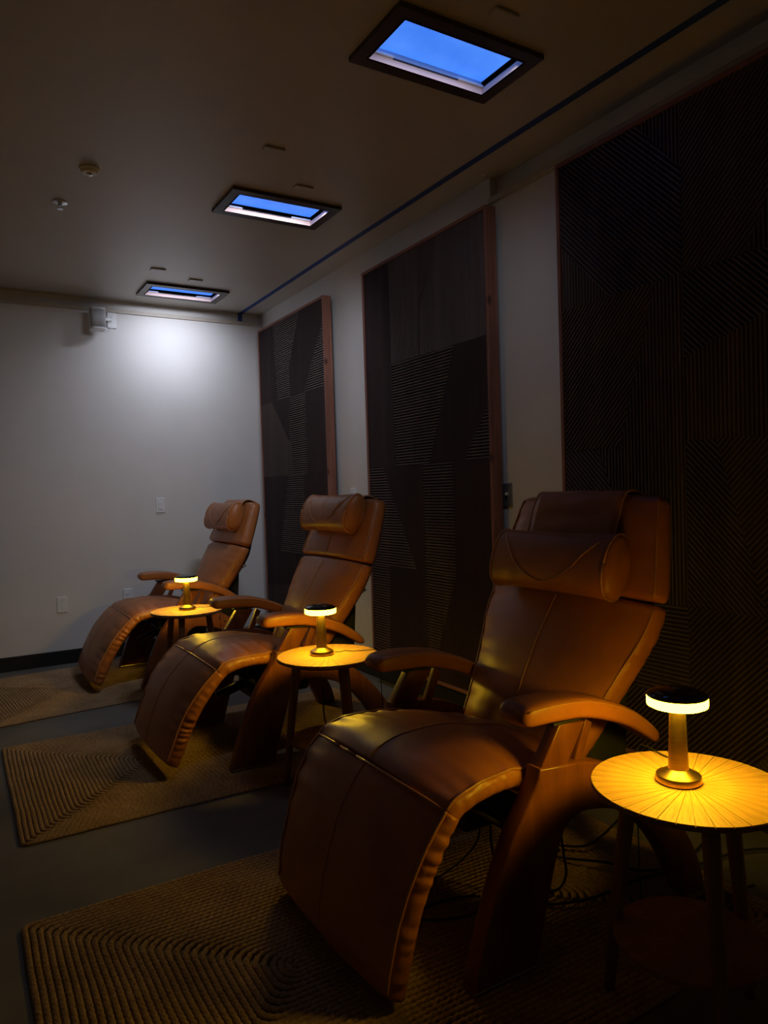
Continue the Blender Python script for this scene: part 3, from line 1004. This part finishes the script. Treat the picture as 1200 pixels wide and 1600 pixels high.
side_table(T2, math.radians(31), 'round wooden side table between the near and middle recliners')
side_table(T1, math.radians(0), 'round wooden side table between the middle and far recliners')

# ------------------------------------------------------------------ table lamps
def table_lamp(loc, label, cord):
    root = tag(empty('table_lamp', (loc[0], loc[1], TZ + .001)), label, 'lamp', 'brass table lamps')
    lathe('base', [(.047, 0), (.0495, .002), (.0495, .014), (.048, .0162), (.0462, .0165), (.026, .028), (.0215, .031)], BRASS, root, 48)
    lathe('stem', [(.0228, .028), (.0215, .05), (.0195, .10), (.0178, .15), (.0172, .176)], BRASS, root, 40)
    lathe('diffuser', [(.061, .1738), (.0655, .1755), (.0662, .180), (.0662, .1935), (.0655, .195)], RING, root, 56)
    lathe('underside_diffuser', [(.0175, .1732), (.0605, .1732), (.0605, .1742), (.0175, .1742)], UNDER, root, 56)
    lathe('cap', [(.0655, .195), (.0665, .1965), (.064, .2005), (.050, .2075), (.030, .2115), (.010, .2128)], BLACKGLOSS, root, 56)
    lathe('touch_button', [(.008, .2126), (.008, .2140), (.006, .2146)], METAL, root, 20)
    if cord:
        tube('charging_cord', smooth_path(cord, 50), .0018, CORD, root, 6)
    return root
table_lamp((-1.003, 1.073), 'lit brass table lamp nearest the camera, on the right-hand table', [(.048, .004, .005), (.09, .05, .002), (.10, .12, .002), (.115, .19, .003), (.12, .215, -.02), (.125, .225, -.15), (.15, .24, -.4), (.20, .27, -.535)])
table_lamp((-1.07, 2.775), 'lit brass table lamp on the table beside the middle recliner', [(.048, -.004, .005), (.075, -.015, .002), (.105, -.008, .002), (.13, -.04, .002), (.16, -.06, .003), (.225, -.085, -.006), (.232, -.09, -.1), (.24, -.10, -.4), (.27, -.11, -.535)])
table_lamp((-1.175, 4.41), 'lit brass table lamp on the farthest table, beside the far recliner', [(.048, .0, .005), (.09, .02, .002), (.13, .0, .002), (.18, .02, .002), (.208, .03, -.01), (.215, .035, -.15), (.23, .04, -.45), (.26, .06, -.535)])

# ------------------------------------------------------------------ cords on the floor
def cord(pts, label, r=.0042):
    o = tube('power_cable', smooth_path(pts, 90), r, CORD, None, 8)
    tag(o, label, 'cord')
cord([(-.92, 1.64, .20), (-.93, 1.62, .08), (-.97, 1.58, .020), (-.88, 1.52, .0215), (-.75, 1.50, .0215), (-.62, 1.50, .0215), (-.45, 1.46, .0215), (-.2, 1.42, .0215), (-.05, 1.30, .0215)], 'black power cord lying on the rug behind the nearest table')
cord([(-.86, 1.62, .30), (-.855, 1.60, .14), (-.86, 1.585, .06), (-.90, 1.60, .020), (-.97, 1.66, .0215), (-1.02, 1.72, .10), (-1.02, 1.74, .25)], 'black cord hanging under the nearest recliner behind its front leg', .004)
cord([(-.04, 1.95, .0215), (-.35, 1.82, .0215), (-.60, 1.74, .0215), (-.70, 1.80, .0215), (-.74, 1.74, .020), (-.66, 1.62, .030), (-.58, 1.52, .022), (-.40, 1.50, .0215), (-.04, 1.62, .0215)], 'black cord looped on the rug at the nearest recliner rear leg', .004)
cord([(-1.36, 1.80, .30), (-1.33, 1.78, .12), (-1.30, 1.76, .02), (-1.20, 1.74, .0215), (-1.10, 1.70, .0215), (-1.16, 1.64, .0215), (-1.28, 1.68, .020), (-1.34, 1.76, .022), (-1.24, 1.86, .0215), (-1.12, 1.86, .0215), (-1.03, 1.80, .12), (-1.02, 1.78, .24)], 'black cord coiled on the rug behind the nearest leg rest', .0035)
cord([(-.80, 3.34, .25), (-.80, 3.31, .06), (-.72, 3.27, .0215), (-.60, 3.25, .0215), (-.40, 3.22, .0215), (-.04, 3.30, .0215)], 'black cord on the rug beneath the middle recliner', .004)
cord([(-.04, 3.10, .008), (-.25, 3.04, .020), (-.42, 2.98, .0215), (-.52, 2.92, .020), (-.46, 2.85, .02), (-.34, 2.88, .02), (-.30, 2.96, .02), (-.40, 3.02, .02), (-.55, 3.00, .0215)], 'tangled black cord on the floor behind the middle side table', .004)
cord([(-.60, 5.05, .18), (-.58, 5.02, .06), (-.52, 5.0, .0215), (-.40, 5.0, .0215), (-.04, 5.1, .0215)], 'black cord trailing under the far recliner', .004)
pb = tag(empty('power_adapter', (-.62, 1.27, .0150)), 'flat black power adapter box on the rug behind the nearest table', 'adapter')
boxes('case', [(-.09, .09, -.04, .04, 0, .04)], STEELBLK, pb, bevel=.008, seg=3)
lathe('indicator', [(.003, .0), (.003, .001), (.001, .002)], METAL, pb, 10, (.06, 0, .04))
tube('lead', smooth_path([(.09, 0, .02), (.13, .01, .012), (.17, .03, .005), (.24, .02, .004)], 14), .0035, CORD, pb, 6)
